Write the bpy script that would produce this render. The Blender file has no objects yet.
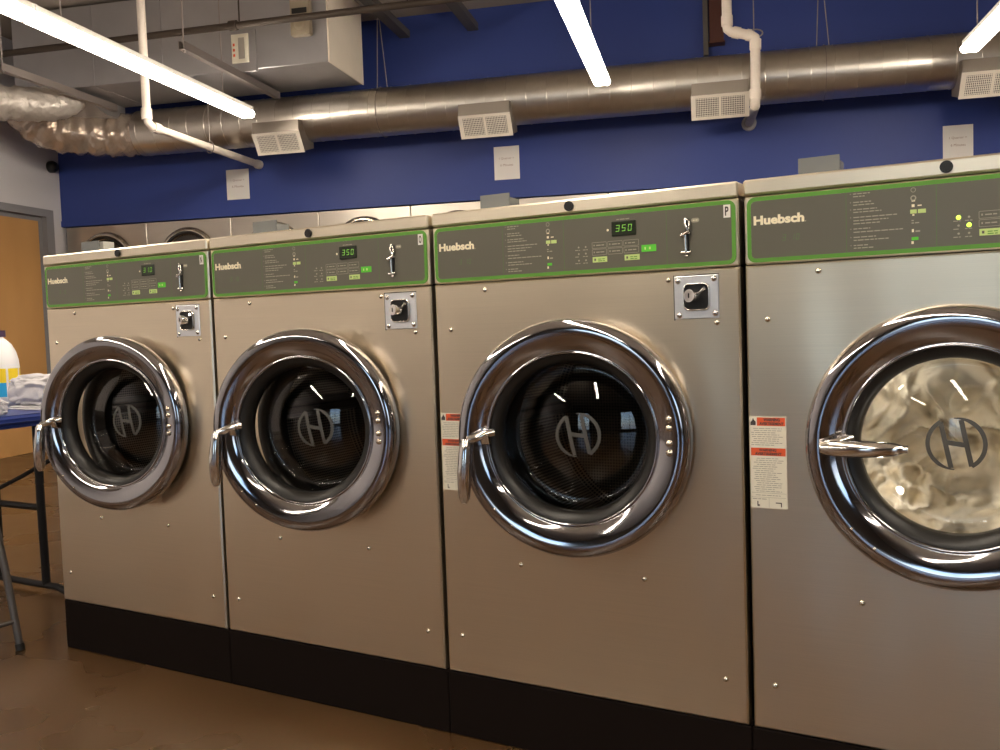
import bpy, math, random
from mathutils import Matrix, Vector
random.seed(7)
sc = bpy.context.scene
COL = sc.collection
PI = math.pi
S = 0.755            # washer pitch
G = 0.0113           # gap between washers
ZB = 0.163           # plinth height
CAM = Vector((2.75598, -1.87119, 1.0134))
TH = math.radians(17.0)   # the building is turned against the washer row
RM = Matrix.Translation((CAM.x, CAM.y, 0)) @ Matrix.Rotation(TH, 4, 'Z')

# ------------------------------------------------------------------ mesh builder
class MB:
    def __init__(s): s.v = []; s.f = []; s.m = []; s.sm = []
    def add(s, verts, faces, mi=0, M=None, smooth=False):
        b = len(s.v)
        s.v += [tuple(M @ Vector(p)) if M is not None else tuple(p) for p in verts]
        s.f += [tuple(i + b for i in f) for f in faces]
        s.m += [mi] * len(faces); s.sm += [smooth] * len(faces)
        return s
    def box(s, x0, x1, y0, y1, z0, z1, mi=0, M=None):
        v = [(x0,y0,z0),(x1,y0,z0),(x1,y1,z0),(x0,y1,z0),(x0,y0,z1),(x1,y0,z1),(x1,y1,z1),(x0,y1,z1)]
        f = [(0,3,2,1),(4,5,6,7),(0,1,5,4),(1,2,6,5),(2,3,7,6),(3,0,4,7)]
        return s.add(v, f, mi, M)
    def rbox(s, x0, x1, y0, y1, z0, z1, b=.004, mi=0, M=None):
        """box with chamfered edges"""
        v = []; idx = {}
        X = (x0, x1); Y = (y0, y1); Z = (z0, z1)
        for i in (0,1):
            for j in (0,1):
                for k in (0,1):
                    sx = b if i == 0 else -b; sy = b if j == 0 else -b; sz = b if k == 0 else -b
                    idx[i,j,k,'x'] = len(v); v.append((X[i], Y[j]+sy, Z[k]+sz))
                    idx[i,j,k,'y'] = len(v); v.append((X[i]+sx, Y[j], Z[k]+sz))
                    idx[i,j,k,'z'] = len(v); v.append((X[i]+sx, Y[j]+sy, Z[k]))
        I = idx; f = []
        for i in (0,1):
            q = [I[i,0,0,'x'],I[i,1,0,'x'],I[i,1,1,'x'],I[i,0,1,'x']]; f.append(q if i else q[::-1])
            q = [I[0,i,0,'y'],I[1,i,0,'y'],I[1,i,1,'y'],I[0,i,1,'y']]; f.append(q[::-1] if i else q)
            q = [I[0,0,i,'z'],I[1,0,i,'z'],I[1,1,i,'z'],I[0,1,i,'z']]; f.append(q if i else q[::-1])
        for i in (0,1):
            for j in (0,1):
                q = [I[i,j,0,'x'],I[i,j,1,'x'],I[i,j,1,'y'],I[i,j,0,'y']]; f.append(q if (i != j) else q[::-1])
                q = [I[i,0,j,'x'],I[i,0,j,'z'],I[i,1,j,'z'],I[i,1,j,'x']]; f.append(q if (i == j) else q[::-1])
                q = [I[0,i,j,'y'],I[0,i,j,'z'],I[1,i,j,'z'],I[1,i,j,'y']]; f.append(q[::-1] if (i == j) else q)
                for k in (0,1):
                    q = [I[i,j,k,'x'],I[i,j,k,'y'],I[i,j,k,'z']]; f.append(q if (i+j+k) % 2 else q[::-1])
        return s.add(v, [tuple(q) for q in f], mi, M)
    def cyl(s, p0, p1, r, n=16, r1=None, mi=0, M=None, caps=True):
        p0 = Vector(p0); p1 = Vector(p1); d = (p1-p0).normalized()
        a = d.orthogonal().normalized(); b = d.cross(a); r1 = r if r1 is None else r1
        v = []
        for p, rr in ((p0, r), (p1, r1)):
            for i in range(n):
                t = 2*PI*i/n; v.append(p + a*rr*math.cos(t) + b*rr*math.sin(t))
        f = [(i, (i+1) % n, n+(i+1) % n, n+i) for i in range(n)]
        s.add(v, f, mi, M, True)
        if caps: s.add(v, [tuple(range(n))[::-1], tuple(range(n, 2*n))], mi, M)
        return s
    def tube(s, pts, r, n=14, mi=0, M=None, caps=True, rs=None):
        pts = [Vector(p) for p in pts]; N = len(pts); v = []
        t0 = (pts[1]-pts[0]).normalized(); a = t0.orthogonal().normalized()
        for k, p in enumerate(pts):
            t = (pts[min(k+1, N-1)] - pts[max(k-1, 0)]).normalized()
            a = (a - t*a.dot(t)).normalized(); b = t.cross(a); rr = rs[k] if rs else r
            for i in range(n):
                u = 2*PI*i/n; v.append(p + a*rr*math.cos(u) + b*rr*math.sin(u))
        f = []
        for k in range(N-1):
            for i in range(n): f.append((k*n+i, k*n+(i+1) % n, (k+1)*n+(i+1) % n, (k+1)*n+i))
        s.add(v, f, mi, M, True)
        if caps: s.add(v, [tuple(range(n))[::-1], tuple(range((N-1)*n, N*n))], mi, M)
        return s
    def lathe(s, prof, n=64, mi=0, M=None, close=False, flip=False):
        """profile of (r, t): axis is local -Y (t grows towards -Y, out of the washer)"""
        v = []; m = len(prof)
        for i in range(n):
            a = 2*PI*i/n
            for r, t in prof: v.append((r*math.cos(a), -t, r*math.sin(a)))
        f = []
        for i in range(n):
            j = (i+1) % n
            for k in range(m if close else m-1):
                k2 = (k+1) % m
                q = (i*m+k, i*m+k2, j*m+k2, j*m+k); f.append(q[::-1] if flip else q)
        return s.add(v, f, mi, M, True)
    def dome(s, c, r, h, axis=(0,-1,0), n=12, mi=0, M=None):
        ax = Vector(axis).normalized(); a = ax.orthogonal().normalized(); b = ax.cross(a); c = Vector(c)
        v = []; R = 4
        for k in range(R):
            u = k/R*PI/2
            for i in range(n):
                t = 2*PI*i/n; v.append(c + (a*math.cos(t)+b*math.sin(t))*r*math.cos(u) + ax*h*math.sin(u))
        v.append(c+ax*h); f = []
        for k in range(R-1):
            for i in range(n): f.append((k*n+i, k*n+(i+1) % n, (k+1)*n+(i+1) % n, (k+1)*n+i))
        for i in range(n): f.append(((R-1)*n+i, (R-1)*n+(i+1) % n, R*n))
        return s.add(v, f, mi, M, True)
    def prism(s, poly, a0, a1, axis='x', mi=0, M=None):
        """poly of (y,z) extruded along x"""
        n = len(poly); v = [(a0, y, z) for y, z in poly] + [(a1, y, z) for y, z in poly]
        if axis == 'y': v = [(p[1], p[0], p[2]) for p in v]
        f = [tuple(range(n))[::-1], tuple(range(n, 2*n))] + [(i, (i+1) % n, n+(i+1) % n, n+i) for i in range(n)]
        return s.add(v, f, mi, M)
    def flat(s, x0, x1, z0, z1, y, mi=0, M=None):
        return s.add([(x0,y,z0),(x1,y,z0),(x1,y,z1),(x0,y,z1)], [(0,1,2,3)], mi, M)
    def build(s, name, mats, parent=None, loc=(0,0,0), off=None, bevel=0, sharp=True):
        me = bpy.data.meshes.new(name)
        v = s.v if off is None else [(a-off[0], b-off[1], c-off[2]) for a, b, c in s.v]
        me.from_pydata(v, [], s.f)
        for m in (mats if isinstance(mats, (list, tuple)) else [mats]): me.materials.append(m)
        for p, mi, sm in zip(me.polygons, s.m, s.sm): p.material_index = mi; p.use_smooth = sm
        me.update()
        o = bpy.data.objects.new(name, me); COL.objects.link(o); o.location = loc
        if parent: o.parent = parent
        if bevel:
            b = o.modifiers.new('bevel', 'BEVEL'); b.width = bevel; b.segments = 2; b.limit_method = 'ANGLE'
        return o

def tag(o, label=None, cat=None, group=None, kind=None):
    if label: o['label'] = label
    if cat: o['category'] = cat
    if group: o['group'] = group
    if kind: o['kind'] = kind
    return o
def empty(name, loc=(0,0,0), rz=0, parent=None):
    o = bpy.data.objects.new(name, None); COL.objects.link(o); o.location = loc; o.rotation_euler.z = rz
    o.empty_display_size = .1
    if parent: o.parent = parent
    return o
def rthing(name, loc):        # empty standing in the building's own frame
    p = RM @ Vector(loc); return empty(name, p, TH)
def rplace(o, loc):
    o.location = RM @ Vector(loc); o.rotation_euler.z = TH; return o
def rmesh(mb, name, mats, base, **k):   # mesh given in building coordinates
    o = mb.build(name, mats, off=base, **k); return rplace(o, base)
def copy_tree(o, parent=None):
    c = o.copy(); COL.objects.link(c); c.parent = parent
    for ch in list(o.children): copy_tree(ch, c)
    return c

# ------------------------------------------------------------------ materials
def nodes(name):
    m = bpy.data.materials.new(name); m.use_nodes = True; nt = m.node_tree
    return m, nt, nt.nodes['Principled BSDF']
def mat(name, col, rough=.5, metal=0, var=.06, nscale=6, bump=0, bscale=60, spec=.5, emit=None, es=0, alpha=1, trans=0, ior=1.45, coat=0, stretch=None, col2=None):
    m, nt, b = nodes(name)
    L = nt.links; N = nt.nodes
    b.inputs['Roughness'].default_value = rough; b.inputs['Metallic'].default_value = metal
    b.inputs['Specular IOR Level'].default_value = spec; b.inputs['IOR'].default_value = ior
    b.inputs['Transmission Weight'].default_value = trans; b.inputs['Alpha'].default_value = alpha
    b.inputs['Coat Weight'].default_value = coat
    tc = N.new('ShaderNodeTexCoord'); mp = N.new('ShaderNodeMapping'); L.new(tc.outputs['Object'], mp.inputs[0])
    if stretch: mp.inputs['Scale'].default_value = stretch
    nz = N.new('ShaderNodeTexNoise'); nz.inputs['Scale'].default_value = nscale; nz.inputs['Detail'].default_value = 4
    L.new(mp.outputs[0], nz.inputs['Vector'])
    mx = N.new('ShaderNodeMix'); mx.data_type = 'RGBA'
    c1 = tuple(max(0, c*(1-var)) for c in col); c2 = col2 if col2 else tuple(min(1, c*(1+var)) for c in col)
    mx.inputs[6].default_value = (*c1, 1); mx.inputs[7].default_value = (*c2, 1)
    L.new(nz.outputs['Fac'], mx.inputs[0]); L.new(mx.outputs[2], b.inputs['Base Color'])
    if bump:
        n2 = N.new('ShaderNodeTexNoise'); n2.inputs['Scale'].default_value = bscale; n2.inputs['Detail'].default_value = 3
        L.new(mp.outputs[0], n2.inputs['Vector'])
        bp = N.new('ShaderNodeBump'); bp.inputs['Distance'].default_value = bump; bp.inputs['Strength'].default_value = 1
        L.new(n2.outputs['Fac'], bp.inputs['Height']); L.new(bp.outputs[0], b.inputs['Normal'])
    if emit: b.inputs['Emission Color'].default_value = (*emit, 1); b.inputs['Emission Strength'].default_value = es
    return m
def brushed(name, col, rough, fine=(3,3,700), fine_d=.00002, low=2.6, low_d=.006):
    m, nt, b = nodes(name); L = nt.links; N = nt.nodes
    b.inputs['Metallic'].default_value = 1; b.inputs['Roughness'].default_value = rough
    tc = N.new('ShaderNodeTexCoord'); mp = N.new('ShaderNodeMapping'); mp.inputs['Scale'].default_value = fine
    L.new(tc.outputs['Object'], mp.inputs[0])
    n1 = N.new('ShaderNodeTexNoise'); n1.inputs['Scale'].default_value = 1; n1.inputs['Detail'].default_value = 2
    L.new(mp.outputs[0], n1.inputs['Vector'])
    b1 = N.new('ShaderNodeBump'); b1.inputs['Distance'].default_value = fine_d; b1.inputs['Strength'].default_value = .8
    L.new(n1.outputs['Fac'], b1.inputs['Height'])
    mp2 = N.new('ShaderNodeMapping'); mp2.inputs['Scale'].default_value = (1.6, 1, .55)
    oi = N.new('ShaderNodeObjectInfo'); cm = N.new('ShaderNodeVectorMath'); cm.operation = 'ADD'
    mu = N.new('ShaderNodeVectorMath'); mu.operation = 'SCALE'; mu.inputs['Scale'].default_value = .7
    L.new(oi.outputs['Location'], mu.inputs[0]); L.new(tc.outputs['Object'], cm.inputs[0]); L.new(mu.outputs[0], cm.inputs[1])
    L.new(cm.outputs[0], mp2.inputs[0])
    n2 = N.new('ShaderNodeTexNoise'); n2.inputs['Scale'].default_value = low; n2.inputs['Detail'].default_value = 1
    L.new(mp2.outputs[0], n2.inputs['Vector'])
    b2 = N.new('ShaderNodeBump'); b2.inputs['Distance'].default_value = low_d; b2.inputs['Strength'].default_value = 1
    L.new(n2.outputs['Fac'], b2.inputs['Height']); L.new(b1.outputs[0], b2.inputs['Normal']); L.new(b2.outputs[0], b.inputs['Normal'])
    mx = N.new('ShaderNodeMix'); mx.data_type = 'RGBA'
    mx.inputs[6].default_value = (*[c*.93 for c in col], 1); mx.inputs[7].default_value = (*[min(1, c*1.07) for c in col], 1)
    L.new(n1.outputs['Fac'], mx.inputs[0]); L.new(mx.outputs[2], b.inputs['Base Color'])
    return m
def glow(name, col, st):
    m = bpy.data.materials.new(name); m.use_nodes = True; nt = m.node_tree; nt.nodes.clear()
    e = nt.nodes.new('ShaderNodeEmission'); e.inputs[0].default_value = (*col, 1); e.inputs[1].default_value = st
    o = nt.nodes.new('ShaderNodeOutputMaterial'); nt.links.new(e.outputs[0], o.inputs[0]); return m

STEEL = brushed('brushed_steel', (.79, .685, .53), .31, low_d=.011)
STEEL_TOP = brushed('brushed_steel_cover', (.80, .72, .58), .32, low_d=.002)
STEEL_FAR = brushed('dryer_steel', (.60, .55, .48), .34)
CHROME = mat('chrome', (.42, .41, .43), .08, 1, var=.02)
CHROME2 = mat('chrome_hardware', (.75, .73, .70), .12, 1, var=.02)
SCREW = mat('screw_metal', (.72, .66, .55), .25, 1)
ZINC = mat('zinc_plate', (.86, .88, .92), .34, .9, bump=.001, bscale=40)
DARKPAINT = mat('dark_cabinet_paint', (.02, .018, .016), .5)
PLINTH = mat('black_plinth_paint', (.009, .006, .005), .6, bump=.0006, bscale=30, spec=.06)
GREY = mat('grey_overlay', (.118, .112, .088), .32, var=.03)
GREEN = mat('green_overlay_border', (.10, .30, .035), .4, var=.05)
GREEN_THIN = mat('thin_green_line', (.10, .17, .06), .5)
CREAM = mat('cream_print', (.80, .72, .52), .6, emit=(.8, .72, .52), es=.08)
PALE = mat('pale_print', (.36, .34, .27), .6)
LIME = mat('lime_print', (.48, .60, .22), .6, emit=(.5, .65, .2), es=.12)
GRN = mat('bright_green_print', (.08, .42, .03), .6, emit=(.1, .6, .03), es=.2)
BLACK = mat('black_plastic', (.008, .008, .008), .35)
LEDBG = mat('display_window', (.02, .025, .015), .2)
LED = glow('green_led', (.36, .85, .12), .75)
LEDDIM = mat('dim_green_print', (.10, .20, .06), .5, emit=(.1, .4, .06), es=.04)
WHITE = mat('white_paper', (.78, .75, .72), .7, var=.03)
LABEL = mat('white_label', (.76, .72, .60), .6, var=.03)
REDORANGE = mat('orange_red_print', (.72, .10, .03), .6)
INK = mat('dark_print', (.06, .05, .05), .7)
INKGREY = mat('grey_print', (.34, .31, .27), .7)
RUBBER = mat('black_rubber', (.012, .011, .010), .38)
LOGO = mat('grey_glass_decal', (.080, .076, .070), .45)
CLOTHW = mat('white_cotton', (.86, .77, .62), .9, var=.08, nscale=9, bump=.002, bscale=60)
BLUE = mat('blue_wall_paint', (.030, .056, .25), .5, var=.10, nscale=1.5, bump=.0008, bscale=40)
WWALL = mat('white_wall_paint', (.60, .58, .60), .7, var=.04, nscale=1.5, bump=.001, bscale=70)
TANWALL = mat('tan_wall_paint', (.12, .095, .075), .7, var=.06, nscale=2)
CEIL = mat('ceiling_deck', (.36, .31, .26), .8, var=.12, nscale=2, bump=.004, bscale=10)
GALV = mat('galvanized_duct', (.60, .56, .50), .34, 1, var=.10, nscale=14, bump=.0012, bscale=14)
SHEET = mat('sheet_metal', (.40, .39, .40), .42, .75, var=.10, nscale=5, bump=.002, bscale=6)
SHEETW = mat('lit_duct_side', (.86, .78, .66), .6, .1, var=.06)  # duct metal made paler where the tube lights strike its right side
FOIL = mat('foil_wrap', (.62, .57, .52), .22, .6, var=.15, nscale=5, bump=.03, bscale=9, col2=(.55, .40, .28))
FOILW = mat('plastic_wrap', (.62, .57, .52), .35, .3, var=.12, nscale=5, bump=.04, bscale=8)
REG = mat('register_enamel', (.80, .74, .66), .45)
REGDARK = mat('register_side_metal', (.32, .28, .24), .4, .6)
GRILLE = mat('register_shadow', (.10, .09, .08), .7)
PVC = mat('pvc_pipe', (.76, .68, .60), .35, var=.04)
PVCG = mat('grey_pipe', (.30, .29, .30), .35, var=.04)
BLACKPIPE = mat('dark_pipe', (.06, .045, .035), .45, .4)
STRUT = mat('strut_channel', (.36, .32, .30), .45, .7)
DSTRUT = mat('dark_channel', (.10, .09, .085), .5, .4)
RUST = mat('primer_steel', (.06, .016, .010), .6)
WOOD = mat('door_veneer', (.50, .255, .085), .45, var=.12, nscale=3, stretch=(1, 1, .35), col2=(.60, .33, .12))
FRAMEG = mat('grey_door_frame', (.22, .215, .23), .5)
TABLEB = mat('blue_laminate', (.015, .035, .20), .4, var=.05)
TABLEM = mat('black_tube_steel', (.010, .009, .009), .5, spec=.25)
CHAIRM = mat('grey_tube_steel', (.11, .10, .095), .4, .5)
JUGW = mat('white_jug_plastic', (.80, .80, .82), .35, var=.02)
JUGY = mat('yellow_label', (.90, .66, .02), .5)
JUGB = mat('cyan_label', (.02, .36, .70), .5)
CAPM = mat('dark_purple_cap', (.06, .03, .08), .5)
BAGW = mat('white_bundle_cloth', (.56, .54, .56), .8, var=.06, bump=.002, bscale=40)
ACRYL = mat('smoky_acrylic', (.19, .20, .20), .2, var=.02, alpha=.8)
TUBE = glow('fluorescent_tube', (1.0, .88, .73), 40)
HOUSING = mat('fixture_enamel', (.80, .78, .74), .4)
WFRAME = mat('window_aluminium', (.10, .10, .10), .4, .6)
SKYPANE = glow('daylight_pane', (.50, .70, 1.0), 7)

def glassmat(name, col=(.9, .92, .9), alpha=.16):
    m, nt, b = nodes(name)
    N = nt.nodes; L = nt.links
    out = [n for n in N if n.type == 'OUTPUT_MATERIAL'][0]
    gl = N.new('ShaderNodeBsdfGlossy'); gl.inputs['Roughness'].default_value = .015; gl.inputs['Color'].default_value = (1, 1, 1, 1)
    tr = N.new('ShaderNodeBsdfTransparent'); tr.inputs[0].default_value = (*col, 1)
    fr = N.new('ShaderNodeFresnel'); fr.inputs['IOR'].default_value = 1.55
    nz = N.new('ShaderNodeTexNoise'); nz.inputs['Scale'].default_value = 3
    mth = N.new('ShaderNodeMath'); mth.operation = 'MULTIPLY_ADD'; mth.inputs[1].default_value = .03
    L.new(nz.outputs['Fac'], mth.inputs[0]); L.new(fr.outputs[0], mth.inputs[2])
    mx = N.new('ShaderNodeMixShader'); L.new(mth.outputs[0], mx.inputs[0]); L.new(tr.outputs[0], mx.inputs[1]); L.new(gl.outputs[0], mx.inputs[2])
    L.new(mx.outputs[0], out.inputs[0]); return m
GLASS = glassmat('door_glass', (.93, .92, .88))
PANE = glassmat('window_glass', (.95, .97, 1))

def perforated(rear):
    m, nt, b = nodes('perforated_drum'); N = nt.nodes; L = nt.links
    b.inputs['Metallic'].default_value = .8; b.inputs['Roughness'].default_value = .4
    tc = N.new('ShaderNodeTexCoord'); sp = N.new('ShaderNodeSeparateXYZ'); L.new(tc.outputs['Object'], sp.inputs[0]); cb = N.new('ShaderNodeCombineXYZ')
    if rear: L.new(sp.outputs[0], cb.inputs[0]); L.new(sp.outputs[2], cb.inputs[1])
    else:
        sx = N.new('ShaderNodeMath'); sx.operation = 'SUBTRACT'; sx.inputs[1].default_value = CX; L.new(sp.outputs[0], sx.inputs[0])
        sz = N.new('ShaderNodeMath'); sz.operation = 'SUBTRACT'; sz.inputs[1].default_value = CZ; L.new(sp.outputs[2], sz.inputs[0])
        at = N.new('ShaderNodeMath'); at.operation = 'ARCTAN2'; L.new(sx.outputs[0], at.inputs[0]); L.new(sz.outputs[0], at.inputs[1])
        mu = N.new('ShaderNodeMath'); mu.operation = 'MULTIPLY'; mu.inputs[1].default_value = .29; L.new(at.outputs[0], mu.inputs[0])
        L.new(mu.outputs[0], cb.inputs[0]); L.new(sp.outputs[1], cb.inputs[1])
    v = N.new('ShaderNodeTexVoronoi'); v.voronoi_dimensions = '2D'; v.inputs['Scale'].default_value = 120; v.inputs['Randomness'].default_value = .05
    L.new(cb.outputs[0], v.inputs['Vector'])
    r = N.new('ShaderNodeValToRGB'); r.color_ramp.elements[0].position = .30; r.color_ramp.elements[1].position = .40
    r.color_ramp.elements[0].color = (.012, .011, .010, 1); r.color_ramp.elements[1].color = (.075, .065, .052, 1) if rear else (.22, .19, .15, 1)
    L.new(v.outputs['Distance'], r.inputs[0]); L.new(r.outputs[0], b.inputs['Base Color']); return m
CX, CZ = .3845, .600        # washer door centre
DRUM, DRUMREAR = perforated(False), perforated(True)

def floor_mat():
    m, nt, b = nodes('stained_concrete'); N = nt.nodes; L = nt.links
    b.inputs['Roughness'].default_value = .22; b.inputs['Specular IOR Level'].default_value = .45
    tc = N.new('ShaderNodeTexCoord')
    n1 = N.new('ShaderNodeTexNoise'); n1.inputs['Scale'].default_value = 1.6; n1.inputs['Detail'].default_value = 3; n1.inputs['Roughness'].default_value = .5
    L.new(tc.outputs['Object'], n1.inputs['Vector'])
    r = N.new('ShaderNodeValToRGB'); e = r.color_ramp.elements
    e[0].position = .3; e[0].color = (.062, .032, .013, 1); e[1].position = .72; e[1].color = (.098, .053, .023, 1)
    L.new(n1.outputs['Fac'], r.inputs[0])
    n2 = N.new('ShaderNodeTexNoise'); n2.inputs['Scale'].default_value = 70; n2.inputs['Detail'].default_value = 2
    L.new(tc.outputs['Object'], n2.inputs['Vector'])
    mx = N.new('ShaderNodeMix'); mx.data_type = 'RGBA'; mx.blend_type = 'MULTIPLY'; mx.inputs[0].default_value = .35
    L.new(r.outputs[0], mx.inputs[6]); L.new(n2.outputs['Color'], mx.inputs[7])
    hs = N.new('ShaderNodeHueSaturation'); hs.inputs['Value'].default_value = 1.15; L.new(mx.outputs[2], hs.inputs['Color'])
    L.new(hs.outputs[0], b.inputs['Base Color'])
    mr = N.new('ShaderNodeMapRange'); mr.inputs[3].default_value = .16; mr.inputs[4].default_value = .42
    L.new(n1.outputs['Fac'], mr.inputs[0]); L.new(mr.outputs[0], b.inputs['Roughness'])
    return m
FLOOR = floor_mat()

# ------------------------------------------------------------------ lettering
_tc = {}
def text_geo(s, bold=0.0):
    k = (s, bold)
    if k not in _tc:
        cu = bpy.data.curves.new('t', 'FONT'); cu.body = s; cu.offset = bold; cu.resolution_u = 3
        ob = bpy.data.objects.new('t', cu); COL.objects.link(ob)
        dg = bpy.context.evaluated_depsgraph_get(); me = bpy.data.meshes.new_from_object(ob.evaluated_get(dg))
        v = [tuple(p.co) for p in me.vertices]; f = [tuple(p.vertices) for p in me.polygons]
        bpy.data.objects.remove(ob); bpy.data.curves.remove(cu); bpy.data.meshes.remove(me)
        x0 = min(p[0] for p in v); x1 = max(p[0] for p in v); y0 = min(p[1] for p in v); y1 = max(p[1] for p in v)
        _tc[k] = ([((p[0]-x0)/(x1-x0), (p[1]-y0)/(y1-y0)) for p in v], f)
    return _tc[k]
def put_text(mb, s, x0, x1, z0, z1, y, bold=0.0, mi=0):
    """text filling the rectangle x0..x1, z0..z1 on the plane y (read from -Y)"""
    v, f = text_geo(s, bold)
    mb.add([(x0+(x1-x0)*a, y, z0+(z1-z0)*b) for a, b in v], f, mi)
def lines(mb, rnd, x0, w, z, h, y, mi=0):
    """a line of illegibly small print: word-length dashes"""
    x = x0
    while x < x0+w-.002:
        l = min(rnd.uniform(.004, .012), x0+w-x); mb.flat(x, x+l, z, z+h, y, mi); x += l+.0016
def seg7(mb, s, x0, z0, w, h, y, gap, th):
    on = {'3': 'abcdg', '5': 'acdfg', '0': 'abcdef', '1': 'bc'}
    for k, ch in enumerate(s):
        x = x0+k*(w+gap); t = th; sl = .12*h
        R = dict(a=(0, w, h-t, h), d=(0, w, 0, t), g=(0, w, h/2-t/2, h/2+t/2), f=(0, t, h/2, h), b=(w-t, w, h/2, h), e=(0, t, 0, h/2), c=(w-t, w, 0, h/2))
        for q in on[ch]:
            a, b, c, d = R[q]
            g = t*.25
            v = [(x+a+g+sl*(c/h), y, z0+c+g), (x+b-g+sl*(c/h), y, z0+c+g), (x+b-g+sl*(d/h), y, z0+d-g), (x+a+g+sl*(d/h), y, z0+d-g)]
            mb.add(v, [(0, 1, 2, 3)])
def rrect(x0, x1, z0, z1, r, n=6):
    P = []
    for cx, cz, a0 in ((x1-r, z0+r, -PI/2), (x1-r, z1-r, 0), (x0+r, z1-r, PI/2), (x0+r, z0+r, PI)):
        for i in range(n+1):
            a = a0+i/n*PI/2; P.append((cx+r*math.cos(a), cz+r*math.sin(a)))
    return P

# ------------------------------------------------------------------ washer
W0, W1 = G/2, S-G/2
HX = .632                   # hinge line
def logo_mesh():
    mb = MB(); R = .0555; w = .0088
    def dome_y(x, z): return .033 - .034*(1-min(1, (x*x+z*z)/(.155**2))) - .0015
    def strip(pts, wd):
        n = len(pts); v = []
        for i in range(n):
            a = Vector(pts[max(i-1, 0)]); b = Vector(pts[min(i+1, n-1)]); t = (b-a).normalized(); nn = Vector((-t.y, t.x))
            ww = wd[i] if isinstance(wd, list) else wd
            for sgn in (1, -1):
                q = Vector(pts[i])+nn*ww/2*sgn; v.append((q.x, dome_y(q.x, q.y), q.y))
        mb.add(v, [(2*i, 2*i+2, 2*i+3, 2*i+1) for i in range(n-1)])
    # two bows, two leaning stems and a bar: the letter H in a broken circle
    def arc(a0, a1, n=22): return [(R*math.cos(math.radians(a0+(a1-a0)*i/n)), R*math.sin(math.radians(a0+(a1-a0)*i/n))) for i in range(n+1)]
    n = 22
    strip(arc(122, 266), [w*(1-.75*max(0, (i/n-.75)*4)) for i in range(n+1)])
    strip(arc(-58, 94), [w*(1-.75*max(0, (i/n-.75)*4)) for i in range(n+1)])
    p = arc(122, 122.1)[0]; q = (-.010, -.052); strip([(p[0]+(q[0]-p[0])*i/10, p[1]+(q[1]-p[1])*i/10) for i in range(11)], w*1.15)
    p = arc(-58, -58.1)[0]; q = (.010, .052); strip([(p[0]+(q[0]-p[0])*i/10, p[1]+(q[1]-p[1])*i/10) for i in range(11)], w*1.15)
    strip([(-.022+.044*i/6, .004-.006*i/6) for i in range(7)], w*1.2)
    return mb

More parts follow.
